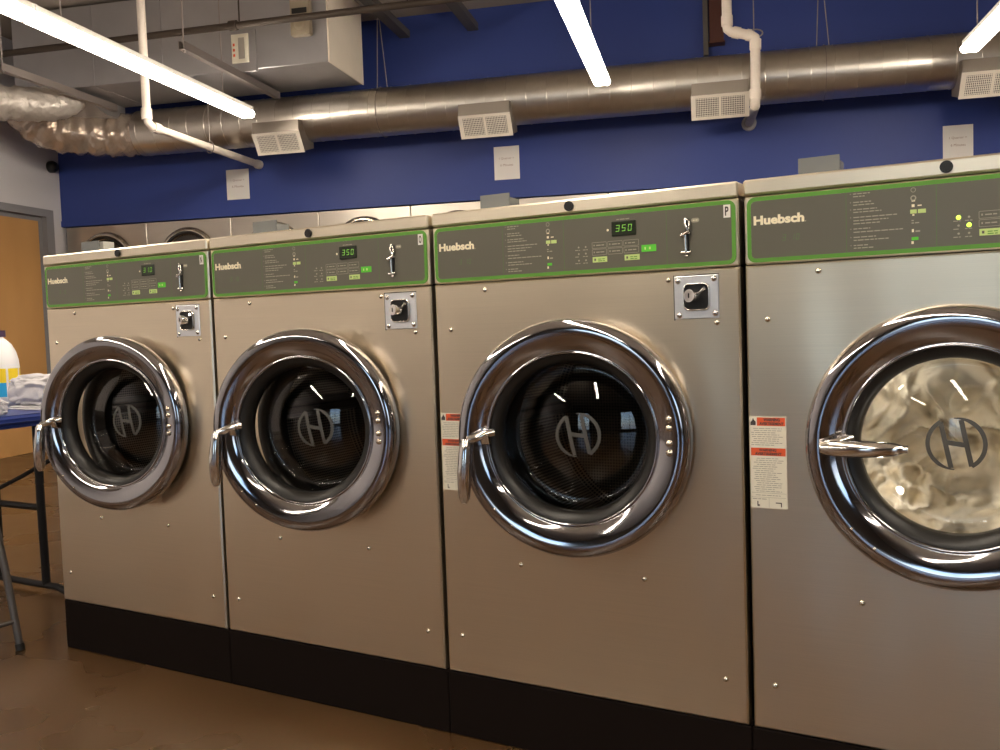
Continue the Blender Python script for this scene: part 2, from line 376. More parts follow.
def make_washer(k, ajar, display, letter, label, warn, handle_closed, full_door=True):
    root = empty('washing_machine', (k*S, 0, ZB)); tag(root, label, 'washer', 'front loading washers in a row')
    # cabinet: sides, back, bottom, inner shelf
    c = MB(); t = .012
    c.box(W0+.001, W0+t, .014, .74, 0, 1.09); c.box(W1-t, W1-.001, .014, .74, 0, 1.09)
    c.box(W0+t, W1-t, .73, .74, 0, 1.09); c.box(W0+t, W1-t, .014, .73, 0, .01); c.box(W0+t, W1-t, .03, .73, 1.02, 1.03)
    c.build('cabinet', DARKPAINT, root)
    # front sheet with the round opening
    f = MB(); N = 96; ro = .214; x0, x1, z0, z1 = W0, W1, .0, .955; e = .004
    ang = [2*PI*i/N for i in range(N)]
    for cx_, cz_ in ((x0+e, z0+e), (x1-e, z0+e), (x1-e, z1-e), (x0+e, z1-e)):
        a = math.atan2(cz_-CZ, cx_-CX) % (2*PI); j = min(range(N), key=lambda i: abs(ang[i]-a)); ang[j] = a
    v = []
    for a in ang:
        ca, sa = math.cos(a), math.sin(a)
        tx = ((x1-e-CX)/ca if ca > 1e-9 else (x0+e-CX)/ca if ca < -1e-9 else 1e9)
        tz = ((z1-e-CZ)/sa if sa > 1e-9 else (z0+e-CZ)/sa if sa < -1e-9 else 1e9)
        tt = min(tx, tz); X, Z = CX+ca*tt, CZ+sa*tt
        X2 = x1 if X > x1-e-1e-6 else x0 if X < x0+e+1e-6 else X
        Z2 = z1 if Z > z1-e-1e-6 else z0 if Z < z0+e+1e-6 else Z
        v += [(CX+ca*ro, .03, CZ+sa*ro), (CX+ca*ro, .002, CZ+sa*ro), (CX+ca*(ro+.002), 0, CZ+sa*(ro+.002)), (X, 0, Z), (X2, e, Z2), (X2, .03, Z2)]
    fs = []
    for i in range(N):
        j = (i+1) % N
        for q in range(5): fs.append((i*6+q, i*6+q+1, j*6+q+1, j*6+q))
    f.add(v, [q[::-1] for q in fs]); f.build('front_panel', STEEL, root)
    # seal flange and tunnel behind the door
    s = MB(); M = Matrix.Translation((CX, 0, CZ))
    s.lathe([(.214, .001), (.222, .003), (.222, .006), (.208, .007), (.200, .002), (.196, -.02), (.205, -.06), (.205, -.09)], 64, M=M, flip=True)
    s.build('door_seal', RUBBER, root)
    # drum
    d = MB(); d.lathe([(.205, -.085), (.285, -.09), (.292, -.11), (.292, -.46), (.27, -.485)], 64, M=M, flip=True)
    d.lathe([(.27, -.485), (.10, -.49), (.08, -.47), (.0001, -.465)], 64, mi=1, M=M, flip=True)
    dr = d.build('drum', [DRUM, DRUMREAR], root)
    for a in (35, 155, 275):
        r = MB(); Mr = M @ Matrix.Rotation(math.radians(a), 4, 'Y')
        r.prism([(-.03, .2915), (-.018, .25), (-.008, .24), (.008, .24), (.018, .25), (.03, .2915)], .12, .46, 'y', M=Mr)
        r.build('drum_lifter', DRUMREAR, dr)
    # control housing
    h = MB(); h.rbox(W0, W1, .0, .04, .9575, 1.0935, .003); h.build('control_housing', STEEL_TOP, root)
    fx0, fx1, fz0, fz1 = W0+.006, W1-.006, .9605, 1.0905
    o_ = rrect(fx0, fx1, fz0, fz1, .016); i_ = rrect(fx0+.008, fx1-.008, fz0+.008, fz1-.008, .009)
    ov = MB(); n = len(o_)
    ov.add([(x, -.0018, z) for x, z in i_], [tuple(range(n))])
    for gx in (.2011, .3575, .5976): ov.flat(gx-.0006, gx+.0006, fz0+.008, fz1-.008, -.0021, 1)
    fas = ov.build('control_overlay', [GREY, GREEN_THIN], root)
    bd = MB(); bd.add([(x, -.002, z) for x, z in o_] + [(x, -.002, z) for x, z in i_] + [(x, .001, z) for x, z in o_],
                      [(j, (j+1) % n, n+(j+1) % n, n+j) for j in range(n)] + [(2*n+j, 2*n+(j+1) % n, (j+1) % n, j) for j in range(n)])
    bd.build('green_border', GREEN, fas)
    Y = -.0024
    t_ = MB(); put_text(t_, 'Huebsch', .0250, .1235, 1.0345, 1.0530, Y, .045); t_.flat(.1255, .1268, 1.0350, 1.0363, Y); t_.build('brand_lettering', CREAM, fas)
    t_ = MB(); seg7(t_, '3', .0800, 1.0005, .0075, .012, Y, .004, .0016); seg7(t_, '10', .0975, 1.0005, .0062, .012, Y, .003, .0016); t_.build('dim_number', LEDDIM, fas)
    rnd = random.Random(3); zt, zb = 1.0825, .9685; H = zt-zb
    il = MB()
    for fr, w in ((.03, .030), (.075, .022), (.17, .032), (.215, .037), (.29, .042), (.335, .050), (.42, .077), (.475, .062), (.525, .047), (.61, .030), (.665, .087), (.75, .040), (.80, .062), (.885, .027), (.93, .035)):
        lines(il, rnd, .214, w, zt-fr*H-.0016, .0019, Y)
    for fr in (.03, .17, .29, .42, .61, .75, .885): il.flat(.2085, .2100, zt-fr*H-.0014, zt-fr*H+.0002, Y)
    il.build('instruction_print', PALE, fas)
    ic = MB()
    def ringm(x, z, r, w): 
        m_ = 16; vv = [(x+(r+w*q)*math.cos(2*PI*i/m_), Y, z+(r+w*q)*math.sin(2*PI*i/m_)) for q in (0, 1) for i in range(m_)]
        ic.add(vv, [(i, (i+1) % m_, m_+(i+1) % m_, m_+i) for i in range(m_)], 1)
    ringm(.319, zt-.06*H, .0035, .0010); ringm(.319, zt-.19*H, .0030, .0022)
    ic.flat(.316, .322, zt-.245*H, zt-.225*H, Y); ic.flat(.316, .321, zt-.335*H, zt-.29*H, Y); ic.flat(.326, .333, zt-.325*H, zt-.305*H, Y)
    ic.flat(.3135, .3245, zt-.44*H, zt-.375*H, Y, 2); ic.flat(.3265, .3400, zt-.44*H, zt-.375*H, Y, 2); ic.flat(.317, .3205, zt-.475*H, zt-.45*H, Y)
    lines(ic, rnd, .3155, .013, zt-.60*H, .002, Y, 1); lines(ic, rnd, .3155, .004, zt-.56*H, .002, Y, 1)
    ic.flat(.316, .3195, zt-.74*H, zt-.69*H, Y); lines(ic, rnd, .322, .008, zt-.74*H, .003, Y, 1)
    ic.flat(.3155, .3270, zt-.87*H, zt-.82*H, Y, 3); ic.flat(.315, .319, zt-.93*H, zt-.885*H, Y)
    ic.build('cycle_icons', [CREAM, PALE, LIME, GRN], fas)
    # display
    dp = MB(); dp.rbox(.4735, .5300, -.0045, -.0017, 1.0365, 1.0685, .0012); dw = dp.build('display', LEDBG, fas)
    sg = MB(); seg7(sg, display, .4830, 1.0455, .0092, .0150, -.0048, .0048, .0024); sg.build('display_digits', LED, dw)
    dd = MB(); dd.dome((.4640, -.0017, 1.0510), .0027, .001); dd.build('indicator_light', CREAM, fas)
    lines_mb = MB(); lines(lines_mb, rnd, .485, .030, 1.0712, .002, Y); lines_mb.build('display_caption', PALE, fas); lines_mb = MB()
    x_ = 0
    for row in range(3):
        z = 1.0145-row*.0145
        for col in range(2):
            lines_mb.dome((.3935+col*.017, -.0017, z+.004), .0022, .0004, n=8); lines(lines_mb, rnd, .3850+col*.019, .012, z-.003, .0016, Y)
    lines_mb.build('status_print', PALE, fas)
    if warn == 'running':
        rl = MB(); rl.dome((.3935, -.0017, 1.0185), .0042, .002); rl.dome((.4105, -.0017, 1.004), .0042, .002)
        rl.build('lit_indicators', mat('lit_indicator', (.6, 1, .1), .4, emit=(.6, 1, .08), es=1.6), fas)
    for r_ in range(2):
        for c_ in range(3):
            xa = .4262+c_*.0372; za = 1.0135-r_*.0150
            b_ = MB(); q = rrect(xa, xa+.0345, za, za+.0133, .0015, 2); q2 = rrect(xa+.0008, xa+.0337, za+.0008, za+.0125, .001, 2); m_ = len(q)
            b_.add([(x, Y-.0004, z) for x, z in q]+[(x, Y-.0004, z) for x, z in q2], [(i, (i+1) % m_, m_+(i+1) % m_, m_+i) for i in range(m_)])
            b_.add([(x, Y-.0002, z) for x, z in q2], [tuple(range(m_))], 1)
            b_.flat(xa+.004, xa+.0065, za+.005, za+.0085, Y-.0006); lines(b_, rnd, xa+.010, .019, za+.0055, .0022, Y-.0006)
            b_.build('cycle_button', [PALE, GREY], fas)
    for xa in (.4270, .5020):
        b_ = MB(); b_.flat(xa, xa+.0345, .9830, .9950, Y-.0003, 0); b_.flat(xa+.004, xa+.008, .9865, .9915, Y-.0006, 1); lines(b_, rnd, xa+.013, .016, .989, .0018, Y-.0006, 2); lines(b_, rnd, xa+.013, .016, .985, .0018, Y-.0006, 2)
        b_.build('price_patch', [LIME, GREY, GREEN], fas)
    b_ = MB(); b_.flat(.5410, .5740, .9985, 1.0130, Y-.0003, 0); b_.flat(.548, .551, 1.003, 1.0085, Y-.0006, 1); b_.flat(.558, .562, 1.003, 1.0085, Y-.0006, 1); b_.build('start_button', [GRN, LIME], fas)
    # swivel hook holding the service key chain; a black tube paints its shadow
    k_ = MB(); k_.tube([(.6405, -.006, 1.062), (.6400, -.010, 1.050), (.6445, -.010, 1.040), (.6465, -.008, 1.033)], .0028, 8)
    k_.tube([(.6400, -.008, 1.061), (.6475, -.009, 1.056), (.6490, -.009, 1.038)], .0016, 8)
    k_.cyl((.6300, -.008, 1.0270), (.6500, -.010, 1.0330), .0040, 10); k_.dome((.634, -.010, 1.026), .0055, .004)
    k_.cyl((.6395, -.007, 1.027), (.6405, -.007, .992), .0032, 10); k_.cyl((.6300, -.006, .9905), (.6510, -.006, .9905), .0030, 10); k_.dome((.6400, -.004, .984), .004, .003)
    k_.tube([(.6440, -.0035, 1.060), (.6425, -.0035, 1.030), (.6420, -.0035, .993)], .0045, 8, mi=1); k_.build('key_hook', [CHROME2, BLACK], fas)
    ov2 = MB(); q = rrect(.6515, .6685, 1.0515, 1.0605, .0042, 5); ov2.add([(x, Y, z) for x, z in q], [tuple(range(len(q)))]); lines(ov2, rnd, .655, .010, 1.055, .002, Y-.0003, 1)
    ov2.build('oval_mark', [PALE, CREAM], fas)
    if letter:
        pl = MB(); pl.box(.7195, .7335, -.0032, -.0019, 1.0555, 1.0815); pt = pl.build('letter_plate', WHITE, fas)
        tt = MB(); put_text(tt, letter, .7228, .7302, 1.0592, 1.0778, -.0036, .03); tt.build('plate_letter', INK, pt)
    # top cover + lock plug
    tc = MB(); tc.rbox(W0-.0005, W1+.0005, -.004, .745, 1.0955, 1.127, .004); tc.build('top_cover', STEEL_TOP, root)
    p = MB(); p.cyl((.3747, -.003, 1.1112), (.3747, -.0085, 1.1112), .0112, 24); p.cyl((.3747, -.0085, 1.1112), (.3747, -.0095, 1.1112), .0085, 24); p.build('cover_lock', BLACK, root)
    # coin lock plate
    lp = MB(); lp.rbox(.6115, .7065, -.004, .0005, .8520, .9420, .0015); lp.box(.6095, .6120, -.0015, .0002, .850, .944, 1); lp.box(.6095, .7065, -.0015, .0002, .9415, .9440, 1)
    plate = lp.build('coin_lock_plate', [ZINC, BLACK], root)
    for sx, sz in ((.6205, .9315), (.6970, .9335), (.6220, .8600), (.6985, .8620)):
        q = MB(); q.dome((sx, -.004, sz), .0065, .004, n=14); q.box(sx-.0035, sx+.0035, -.0083, -.0078, sz-.0005, sz+.0005, 1); q.build('plate_screw', [CHROME2, BLACK], plate)
    # rounded-square cup: raised chrome rim, recess floor coloured black for the dark it would mirror
    cup = MB(); n_ = 28; rings = [(.0290, -.004, .012), (.0282, -.009, .012), (.0268, -.0105, .011), (.0255, -.0090, .010), (.0250, -.0045, .009)]
    vv = []
    for hw, yy, rr in rings: vv += [(x, yy, z) for x, z in rrect(.6600-hw, .6600+hw, .8975-hw, .8975+hw, rr)]
    cup.add(vv, [(a*n_+i, a*n_+(i+1) % n_, (a+1)*n_+(i+1) % n_, (a+1)*n_+i) for a in range(4) for i in range(n_)], 0, None, True)
    cup.add(vv[-n_:], [tuple(range(n_))], 1); cup.build('lock_cup', [CHROME2, BLACK], plate)
    lk = MB(); lk.cyl((.6560, -.0045, .8990), (.6490, -.022, .9000), .0135, 20); lk.cyl((.6490, -.022, .9000), (.6488, -.0235, .9000), .0105, 20); lk.box(.6478, .6502, -.0245, -.0232, .8950, .9050, 1)
    lk.cyl((.660, .002, .902), (.678, -.010, .915), .004, 10); lk.build('lock_barrel', [CHROME2, BLACK], plate)
    # panel screws
    for sx, sz in ((.148, .937), (.0489, .8456), (.0505, .095), (.2205, .2875), (.5273, .2867), (.7030, .0915), (.5985, .9352), (.7005, .8426)):
        q = MB(); q.dome((sx, 0, sz), .0062, .0046, n=12); q.build('panel_screw', SCREW, root)
    # warning label
    if warn:
        a0, b0, zA, zB_ = .0105, .0830, .4550, .6440
        if k == 3: a0, b0, zA, zB_ = .0085, .0815, .4620, .6495
        w = MB(); w.box(a0, b0, -.0006, .0002, zA, zB_); wl = w.build('warning_label', LABEL, root)
        hh = zB_-zA; r1 = MB()
        r1.flat(a0+.015, b0-.002, zB_-.019, zB_-.002, -.0009); r1.build('red_band', REDORANGE, wl); r1 = MB(); r1.flat(a0+.002, b0-.002, zB_-.080, zB_-.064, -.0009); r1.build('red_band', REDORANGE, wl)
        tx = MB(); put_text(tx, 'WARNING', a0+.028, b0-.012, zB_-.0098, zB_-.0030, -.0012, .05); put_text(tx, 'AVERTISSEMENT', a0+.020, b0-.005, zB_-.0175, zB_-.0115, -.0012, .045)
        put_text(tx, 'WARNING', a0+.018, b0-.020, zB_-.0712, zB_-.0655, -.0012, .045); put_text(tx, 'AVERTISSEMENT', a0+.010, b0-.010, zB_-.0785, zB_-.0730, -.0012, .045)
        # flame mark
        fl = [(.002, -.018), (.0125, -.018), (.0128, -.011), (.009, -.007), (.0075, -.0025), (.0055, -.008), (.002, -.012)]
        tx.add([(a0+x, -.0012, zB_+z) for x, z in fl], [tuple(range(len(fl)))])
        tx.flat(a0+.013, a0+.018, zA+.004, zA+.007, -.0012); tx.flat(a0+.013, a0+.015, zA+.004, zA+.014, -.0012); tx.flat(a0+.050, a0+.062, zA+.011, zA+.013, -.0012); tx.flat(a0+.060, a0+.062, zA+.004, zA+.012, -.0012)
        tx.build('warning_lettering', INK, wl)
        sm = MB(); z = zB_-.025; rr = random.Random(5)
        while z > zB_-.060: lines(sm, rr, a0+.003+rr.uniform(0, .006), rr.uniform(.045, .062), z, .0012, -.0012); z -= .0042
        sm.build('small_print', INKGREY, wl); sm = MB()
        z = zB_-.086
        while z > zA+.034: lines(sm, rr, a0+.004+rr.uniform(0, .010), rr.uniform(.035, .058), z, .0012, -.0012); z -= .0042
        sm.flat(a0+.002, b0-.002, zA+.0310, zA+.0316, -.0012); lines(sm, rr, a0+.010, .050, zA+.026, .0012, -.0012)
        sm.flat(a0+.002, b0-.002, zA+.0220, zA+.0225, -.0012); sm.flat(a0+.0365, a0+.0370, zA+.002, zA+.022, -.0012)
        lines(sm, rr, a0+.004, .028, zA+.018, .0014, -.0012)
        sm.build('small_print', INKGREY, wl)
    # -------- door (turns about its hinge)
    al = math.radians(ajar)
    o = Matrix.Translation((CX-HX, 0, CZ))
    ring = MB(); prof = [(.186, -.004), (.252, -.001), (.2600, .005), (.2625, .013), (.2615, .023), (.2570, .0325), (.2490, .0390), (.2400, .0415), (.2310, .0408), (.2200, .0380),
                         (.2080, .0340), (.1990, .0300), (.1945, .0262), (.1925, .0250), (.1905, .0275), (.1885, .0280), (.1865, .0260), (.1855, .0200), (.1850, .0050)]
    ring.lathe(prof, 128, M=o, close=True, flip=True)
    door = ring.build('door', CHROME, root, loc=(HX, -.005, 0)); door.rotation_euler.z = al
    gk = MB(); gk.lathe([(.1855, .021), (.1790, .0195), (.1700, .0130), (.1645, .002), (.1640, -.020), (.1860, -.022), (.1860, .0)], 96, M=o, flip=True)
    gk.build('glass_gasket', RUBBER, door)
    gl = MB(); pr_ = [(.1660, .004), (.1650, -.004), (.1635, -.020), (.1600, -.045), (.1570, -.072)]
    for i in range(0, 15): 
        r = .155*(1-i/14.0); r = max(r, .0001); pr_.append((r, -(.076-.034*(1-(r/.155)**2))))
    gl.lathe(pr_, 96, M=o, flip=True); g = gl.build('door_glass', GLASS, door)
    lm = logo_mesh(); lm.v = [(x*.88+CX-HX, y+.0425, z*.88+CZ) for x, y, z in lm.v]; lm.build('glass_emblem', LOGO, g)
    for zz in (.645, .626, .594, .574):
        q = MB(); q.dome((.6010-HX, -.037, zz), .0080, .0070, n=14, axis=(.15, -1, 0)); q.build('hinge_rivet', SCREW, door)
    for a in (222, 235):
        q = MB(); a = math.radians(a); q.dome((CX-HX+.235*math.cos(a), -.041, CZ+.235*math.sin(a)), .0035, .0035, n=10); q.build('ring_screw', SCREW, door)
    # handle: lug on the ring + grip lever
    hx, hz = .1660-HX, .6000
    br = MB(); br.tube([(hx+.044, -.034, hz+.014), (hx+.030, -.048, hz+.012), (hx+.008, -.055, hz+.004), (hx-.008, -.058, hz)], .01, 12, rs=[.010, .0095, .010, .0095])
    br.prism([(-.030, hz-.014), (-.050, hz-.010), (-.056, hz+.008), (-.045, hz+.020), (-.030, hz+.024)], hx+.020, hx+.040)
    hd = br.build('door_handle', CHROME2, door, bevel=.0025)
    gp = MB(); L_ = .142
    pts = []; rs = []
    for i in range(13):
        u = i/12; pts.append((0, -.006*math.sin(u*PI), -u*L_)); rs.append(.0128+.0034*math.sin(min(1, u*1.05)*PI) - (.0045 if i == 12 else 0) - (.003 if i == 0 else 0))
    if handle_closed: Mh = Matrix.Translation((hx-.006, -.060, hz-.002)) @ Matrix.Rotation(math.radians(-91.0), 4, 'Y')
    else: Mh = Matrix.Translation((hx-.010, -.060, hz+.002)) @ Matrix.Rotation(math.radians(4), 4, 'Y')
    gp.tube(pts, .01, 14, rs=rs, M=Mh)
    gp.v = [v_ for v_ in gp.v]
    gp.build('grip', CHROME2, hd)
    if handle_closed:
        q = MB(); q.cyl((hx+L_-.008, -.060, hz+.0005), (hx+L_+.004, -.060, hz+.0006), .0075, 12); q.build('grip_end', CHROME2, hd)
    return root

washers = [
    make_washer(0, 11.5, '310', 'N', 'stainless washer at the far left end of the row, beside the blue folding table', None, False),
    make_washer(1, 13.5, '350', 'O', 'stainless washer with letter O plate, second from the left, door slightly open', None, False),
    make_washer(2, 10.5, '350', 'P', 'stainless washer with letter P plate and an empty dark drum', 'idle', False),
    make_washer(3, 0, '350', 'Q', 'stainless washer at the right with a closed door, full of white laundry', 'running', True),
]
plab = ['black plinth under the leftmost washer by the blue table', 'black plinth under the second washer from the left', 'black plinth under the third washer from the left', 'black plinth under the washer full of white laundry']
for k in range(4):
    p = MB(); p.rbox(.0006, S-.0006, .004, .74, 0, .1605, .003); p.box(.0006, S-.0006, .012, .74, .1605, .163)
    o = p.build('machine_plinth', PLINTH, loc=(k*S, 0, 0)); tag(o, plab[k], 'plinth', 'black plinths under the washers')

# white laundry tumbled inside the running machine
def laundry():
    from mathutils import noise
    mb = MB(); nu, nv = 260, 130
    v = []
    for j in range(nv+1):
        for i in range(nu):
            a = 2*PI*i/nu; b = -PI/2+PI*j/nv
            d = Vector((math.cos(a)*math.cos(b), math.sin(b), math.sin(a)*math.cos(b)))
            q = d*1.5+Vector((3.1, 7.7, 1.3)); w = Vector((noise.noise(q*1.3), noise.noise(q*1.3+Vector((9, 2, 4))), noise.noise(q*1.3+Vector((2, 8, 5)))))
            q2 = q+w*.9
            big = 1-abs(noise.noise(q2*1.6))*2.2
            fold = 1-abs(noise.noise(Vector((q2.x*3.4, q2.y*3.4, q2.z*2.2))))*2.6
            fine = noise.noise(q2*9)
            h = .55*big+.38*fold+.07*fine-.55
            dy = math.copysign(abs(d.y)**.5, d.y)
            v.append((d.x*.262, dy*(.125+.085*h), d.z*.255))
    f = [(j*nu+i, j*nu+(i+1) % nu, (j+1)*nu+(i+1) % nu, (j+1)*nu+i) for j in range(nv) for i in range(nu)]
    mb.add(v, f, 0, None, True); return mb
lo = laundry().build('laundry_load', CLOTHW, loc=(3*S+CX, .252, ZB+CZ-.015))
tag(lo, 'tangled white laundry tumbling behind the glass of the right-hand washer', 'laundry', kind='stuff')
for lx, lz in ((-.130, .130), (.130, .130), (-.130, -.130), (.130, -.130)):  # unseen lamps added to brighten the laundry; the drum has none
    dl = bpy.data.lights.new('laundry_fill_light', 'POINT'); dl.energy = .33; dl.color = (1, .92, .80); dl.shadow_soft_size = .010
    do = bpy.data.objects.new('laundry_fill_light', dl); COL.objects.link(do); do.location = (3*S+CX+lx, .036, ZB+CZ+lz)
# smoky holders on the covers
tlab = ['small smoky plastic holder on top of the leftmost washer', 'small smoky plastic holder on top of the second washer from the left', 'small smoky plastic holder on top of the washer with letter P', 'clear grey plastic holder on top of the washer full of laundry']
for k, (a, b) in enumerate(((.130, .215), (.125, .213), (.114, .194), (.103, .182))):
    p = MB(); T = ZB+1.127; p.box(0, b-a, 0, .003, 0, .038); p.box(0, .003, .003, .05, 0, .028); p.box(b-a-.003, b-a, .003, .05, 0, .028); p.box(0, b-a, .003, .05, 0, .002)
    if k == 0: p.box(b-a-.002, b-a+.016, .006, .045, 0, .034, 1)
    o = p.build('card_holder', [ACRYL, mat('pale_plastic', (.30, .30, .28), .4)] if k == 0 else ACRYL, loc=(k*S+a, .05, T+.0005)); tag(o, tlab[k], 'holder', 'plastic holders on the washer tops')

# ------------------------------------------------------------------ room shell (building frame: s along the blue wall, D into depth, z up)
SL, SR, DW, DF, ZC = -6.02, 4.6, 7.78, -7.6, 3.73
def struct(mb, name, m, base):
    o = rmesh(mb, name, m, base); o['kind'] = 'structure'; return o
m = MB(); m.box(SL-.1, SR+.1, DF-.1, DW+1.4, -.06, 0); struct(m, 'floor', FLOOR, (SL, DF, 0))
m = MB(); m.box(SL-.1, SR+.1, DF-.1, DW+1.4, ZC, ZC+.06)
struct(m, 'ceiling', CEIL, (SL, DF, ZC))
m = MB(); m.box(SL, SR, DW, DW+.12, 2.108, ZC); m.box(SL, SR, DW-.012, DW, 2.108, 2.165); m.box(SL, SR, DW+1.2, DW+1.3, 0, 2.108, 1); m.box(SL, SR, DW+.12, DW+1.3, 2.108, 2.2, 1)
m.box(-.0+1.0, SR, DW+.02, DW+.12, 0, 2.108)
struct(m, 'wall_back', [BLUE, TANWALL], (0, DW, 0))
m = MB(); dA, dB, dT = 6.57, 7.49, 2.14
m.box(SL-.1, SL, DF, dA-.06, 0, ZC); m.box(SL-.1, SL, dB+.06, DW+1.3, 0, ZC); m.box(SL-.1, SL, dA-.06, dB+.06, dT+.06, ZC); m.box(SL-.14, SL-.085, dA-.1, dB+.1, -.01, dT+.1)  # last box is an added backing that stops daylight leaking under the door
struct(m, 'wall_left', WWALL, (SL, 0, 0))
m = MB(); m.box(SL-.08, SL-.03, dA, dB, .003, dT); d1 = struct(m, 'door_1', WOOD, (SL, dA, 0))
m = MB(); c0 = (SL, dA, 0)
for (a, b, z0, z1) in ((dA-.06, dA, 0, dT+.06), (dB, dB+.06, 0, dT+.06), (dA, dB, dT, dT+.06)): m.box(SL-.1, SL-.025, a, b, z0, z1)
for (a, b, z0, z1) in ((dA-.11, dA-.04, 0, dT+.11), (dB+.04, dB+.14, 0, dT+.11), (dA-.04, dB+.04, dT+.04, dT+.11)): m.box(SL-.03, SL+.03, a, b, z0, z1)
fr = m.build('door_frame', FRAMEG, off=c0); fr.parent = d1
m = MB(); m.cyl((SL-.03, dA+.07, 1.0), (SL+.05, dA+.07, 1.0), .012); m.tube([(SL+.05, dA+.07, 1.0), (SL+.055, dA+.10, 1.0), (SL+.055, dA+.18, 1.0)], .009); m.cyl((SL-.031, dA+.07, 1.0), (SL-.02, dA+.07, 1.0), .03)
hh = m.build('door_lever', CHROME2, off=c0); hh.parent = d1
m = MB(); m.box(SR, SR+.1, DF, DW+1.3, 0, ZC); struct(m, 'wall_right', TANWALL, (SR, 0, 0))
# front wall behind the camera with shop windows
wins = [(-3.9, -2.2), (1.9, 4.0)]
m = MB(); xs = SL
for a, b in wins: m.box(xs, a, DF-.1, DF, 0, ZC); m.box(a, b, DF-.1, DF, 0, .25); m.box(a, b, DF-.1, DF, 2.6, ZC); xs = b
m.box(xs, SR, DF-.1, DF, 0, ZC); struct(m, 'wall_front', TANWALL, (0, DF, 0))
for i, (a, b) in enumerate(wins):
    w = MB()
    for q in (a, (a+b)/2-.02, b-.04): w.box(q, q+.04, DF-.08, DF-.02, .25, 2.6)
    w.box(a, b, DF-.08, DF-.02, .25, .30); w.box(a, b, DF-.08, DF-.02, 2.55, 2.6); o = struct(w, 'window_%d' % (i+1), WFRAME, (a, DF, .35))
    g = MB(); g.box(a+.04, b-.04, DF-.055, DF-.045, .3, 2.55); g = g.build('window_pane', PANE, off=(a, DF, .35)); g.parent = o
m = MB(); m.box(-1, SR, DW-.0, DW+.02, 0, .1)
# ------------------------------------------------------------------ stacked dryers under the blue wall
DY = .869
def make_dryer():
    r = empty('stacked_dryer', (0, 0, 0)); w0, w1 = .003, DY-.003
    m = MB(); m.box(w0, w1, .02, .9, 0, 2.10); m.build('cabinet', DARKPAINT, r)
    m = MB(); m.rbox(w0, w1, 0, .03, .12, 1.09, .004); m.rbox(w0, w1, 0, .03, 1.10, 2.10, .004); m.box(w0, w1, .01, .03, 0, .115); m.build('front_panel', STEEL_FAR, r)
    for zc in (.66, 1.735):
        M = Matrix.Translation((DY/2-.005, 0, zc))
        q = MB(); q.lathe([(.225, .002), (.292, .002), (.300, .012), (.292, .032), (.262, .040), (.232, .032), (.225, .012)], 48, M=M, close=True, flip=True); d = q.build('door', SCREW, r)
        q = MB(); q.lathe([(.226, .014), (.15, .020), (.0001, .022)], 48, M=M, flip=True); q.build('door_glass', mat('dark_glass', (.03, .025, .02), .1), d)
        q = MB(); q.lathe([(.262, .0405), (.250, .0415), (.232, .036), (.232, .030)], 48, M=M, flip=True); q.build('door_gasket', RUBBER, d)
    for zc in (1.13, .15):
        q = MB(); q.box(.05, .30, -.006, .001, zc, zc+.09); q.build('control_plate', BLACK, r)
    return r
dr0 = make_dryer()
names = ['steel stacked dryer at the left end of the back row, next to the brown door', 'steel stacked dryer second from the left end of the back row', 'steel stacked dryer third from the left end, behind the letter O washer', 'steel stacked dryer fourth from the left end, its door top just over the second washer',
         'steel stacked dryer behind the gap between the second and third washers', 'steel stacked dryer behind the left half of the letter P washer', 'steel stacked dryer behind the middle of the letter P washer', 'steel stacked dryer at the right end of the back row']
for i in range(8):
    d = dr0 if i == 0 else copy_tree(dr0)
    d.location = RM @ Vector((-5.978+i*DY, DW, 0)); d.rotation_euler.z = TH
    tag(d, names[i], 'dryer', 'stacked dryers along the back wall')

# ------------------------------------------------------------------ notices
for i, (s0, s1, z0, z1) in enumerate(((-4.26, -4.035, 2.258, 2.530), (-1.733, -1.512, 2.268, 2.549), (1.834, 2.050, 2.175, 2.442))):
    p = MB(); b = (s0, DW, z0); p.box(s0, s1, DW-.004, DW-.001, z0, z1)
    o = rmesh(p, 'paper_notice', WHITE, b); lab = ['paper notice on the blue wall above the second washer, leftmost of three', 'paper notice on the blue wall above the letter P washer', 'paper notice on the blue wall above the washer full of laundry'][i]
    tag(o, lab, 'notice', 'white paper notices on the blue wall')
    t = MB(); zc = z0+(z1-z0)*.60; put_text(t, '1 Quarter =', .045, s1-s0-.045, zc-z0, zc-z0+.020, -.0055, 0); put_text(t, '6 Minutes', .055, s1-s0-.055, zc-z0-.055, zc-z0-.035, -.0055, 0)
    q = t.build('notice_lettering', mat('faded_print', (.36, .25, .22), .7)); q.parent = o

# ------------------------------------------------------------------ round duct, registers, flex ducts
DD, DZ, DR = 7.40, 2.835, .195
m = MB(); prof = []; x = -4.85; seam = []
pts = []; rs = []
m.cyl((-4.85, DD, DZ), (SR-.02, DD, DZ), DR, 72)
x = -4.80
while x < SR-.1:
    m.tube([(x-.006, DD, DZ), (x-.002, DD, DZ), (x+.002, DD, DZ), (x+.006, DD, DZ)], DR, 72, rs=[DR-.002, DR+.003, DR+.003, DR-.002], caps=False); x += .165
dk = rmesh(m, 'round_duct', GALV, (-4.85, DD, DZ)); tag(dk, 'long round galvanized duct running in front of the blue wall', 'duct')
for s in (-2.6, .9):
    h = MB(); h.cyl((s-.03, DD, DZ+DR), (s, DD, ZC), .004, 8); h.cyl((s+.06, DD, DZ+DR), (s, DD, ZC), .004, 8)
    hb = MB(); q = [(s+.015, DD+(DR+.007)*math.cos(a*PI/16), DZ+(DR+.007)*math.sin(a*PI/16)) for a in range(33)]; h.tube(q, .003, 6)
    hb = rmesh(h, 'duct_hanger', STRUT, (s, DD, DZ)); tag(hb, 'thin wire hanger holding the round duct ' + ('right of the boxy duct with the lit end' if s < 0 else 'above the white offset pipe'), 'hanger', 'wire hangers of the round duct')
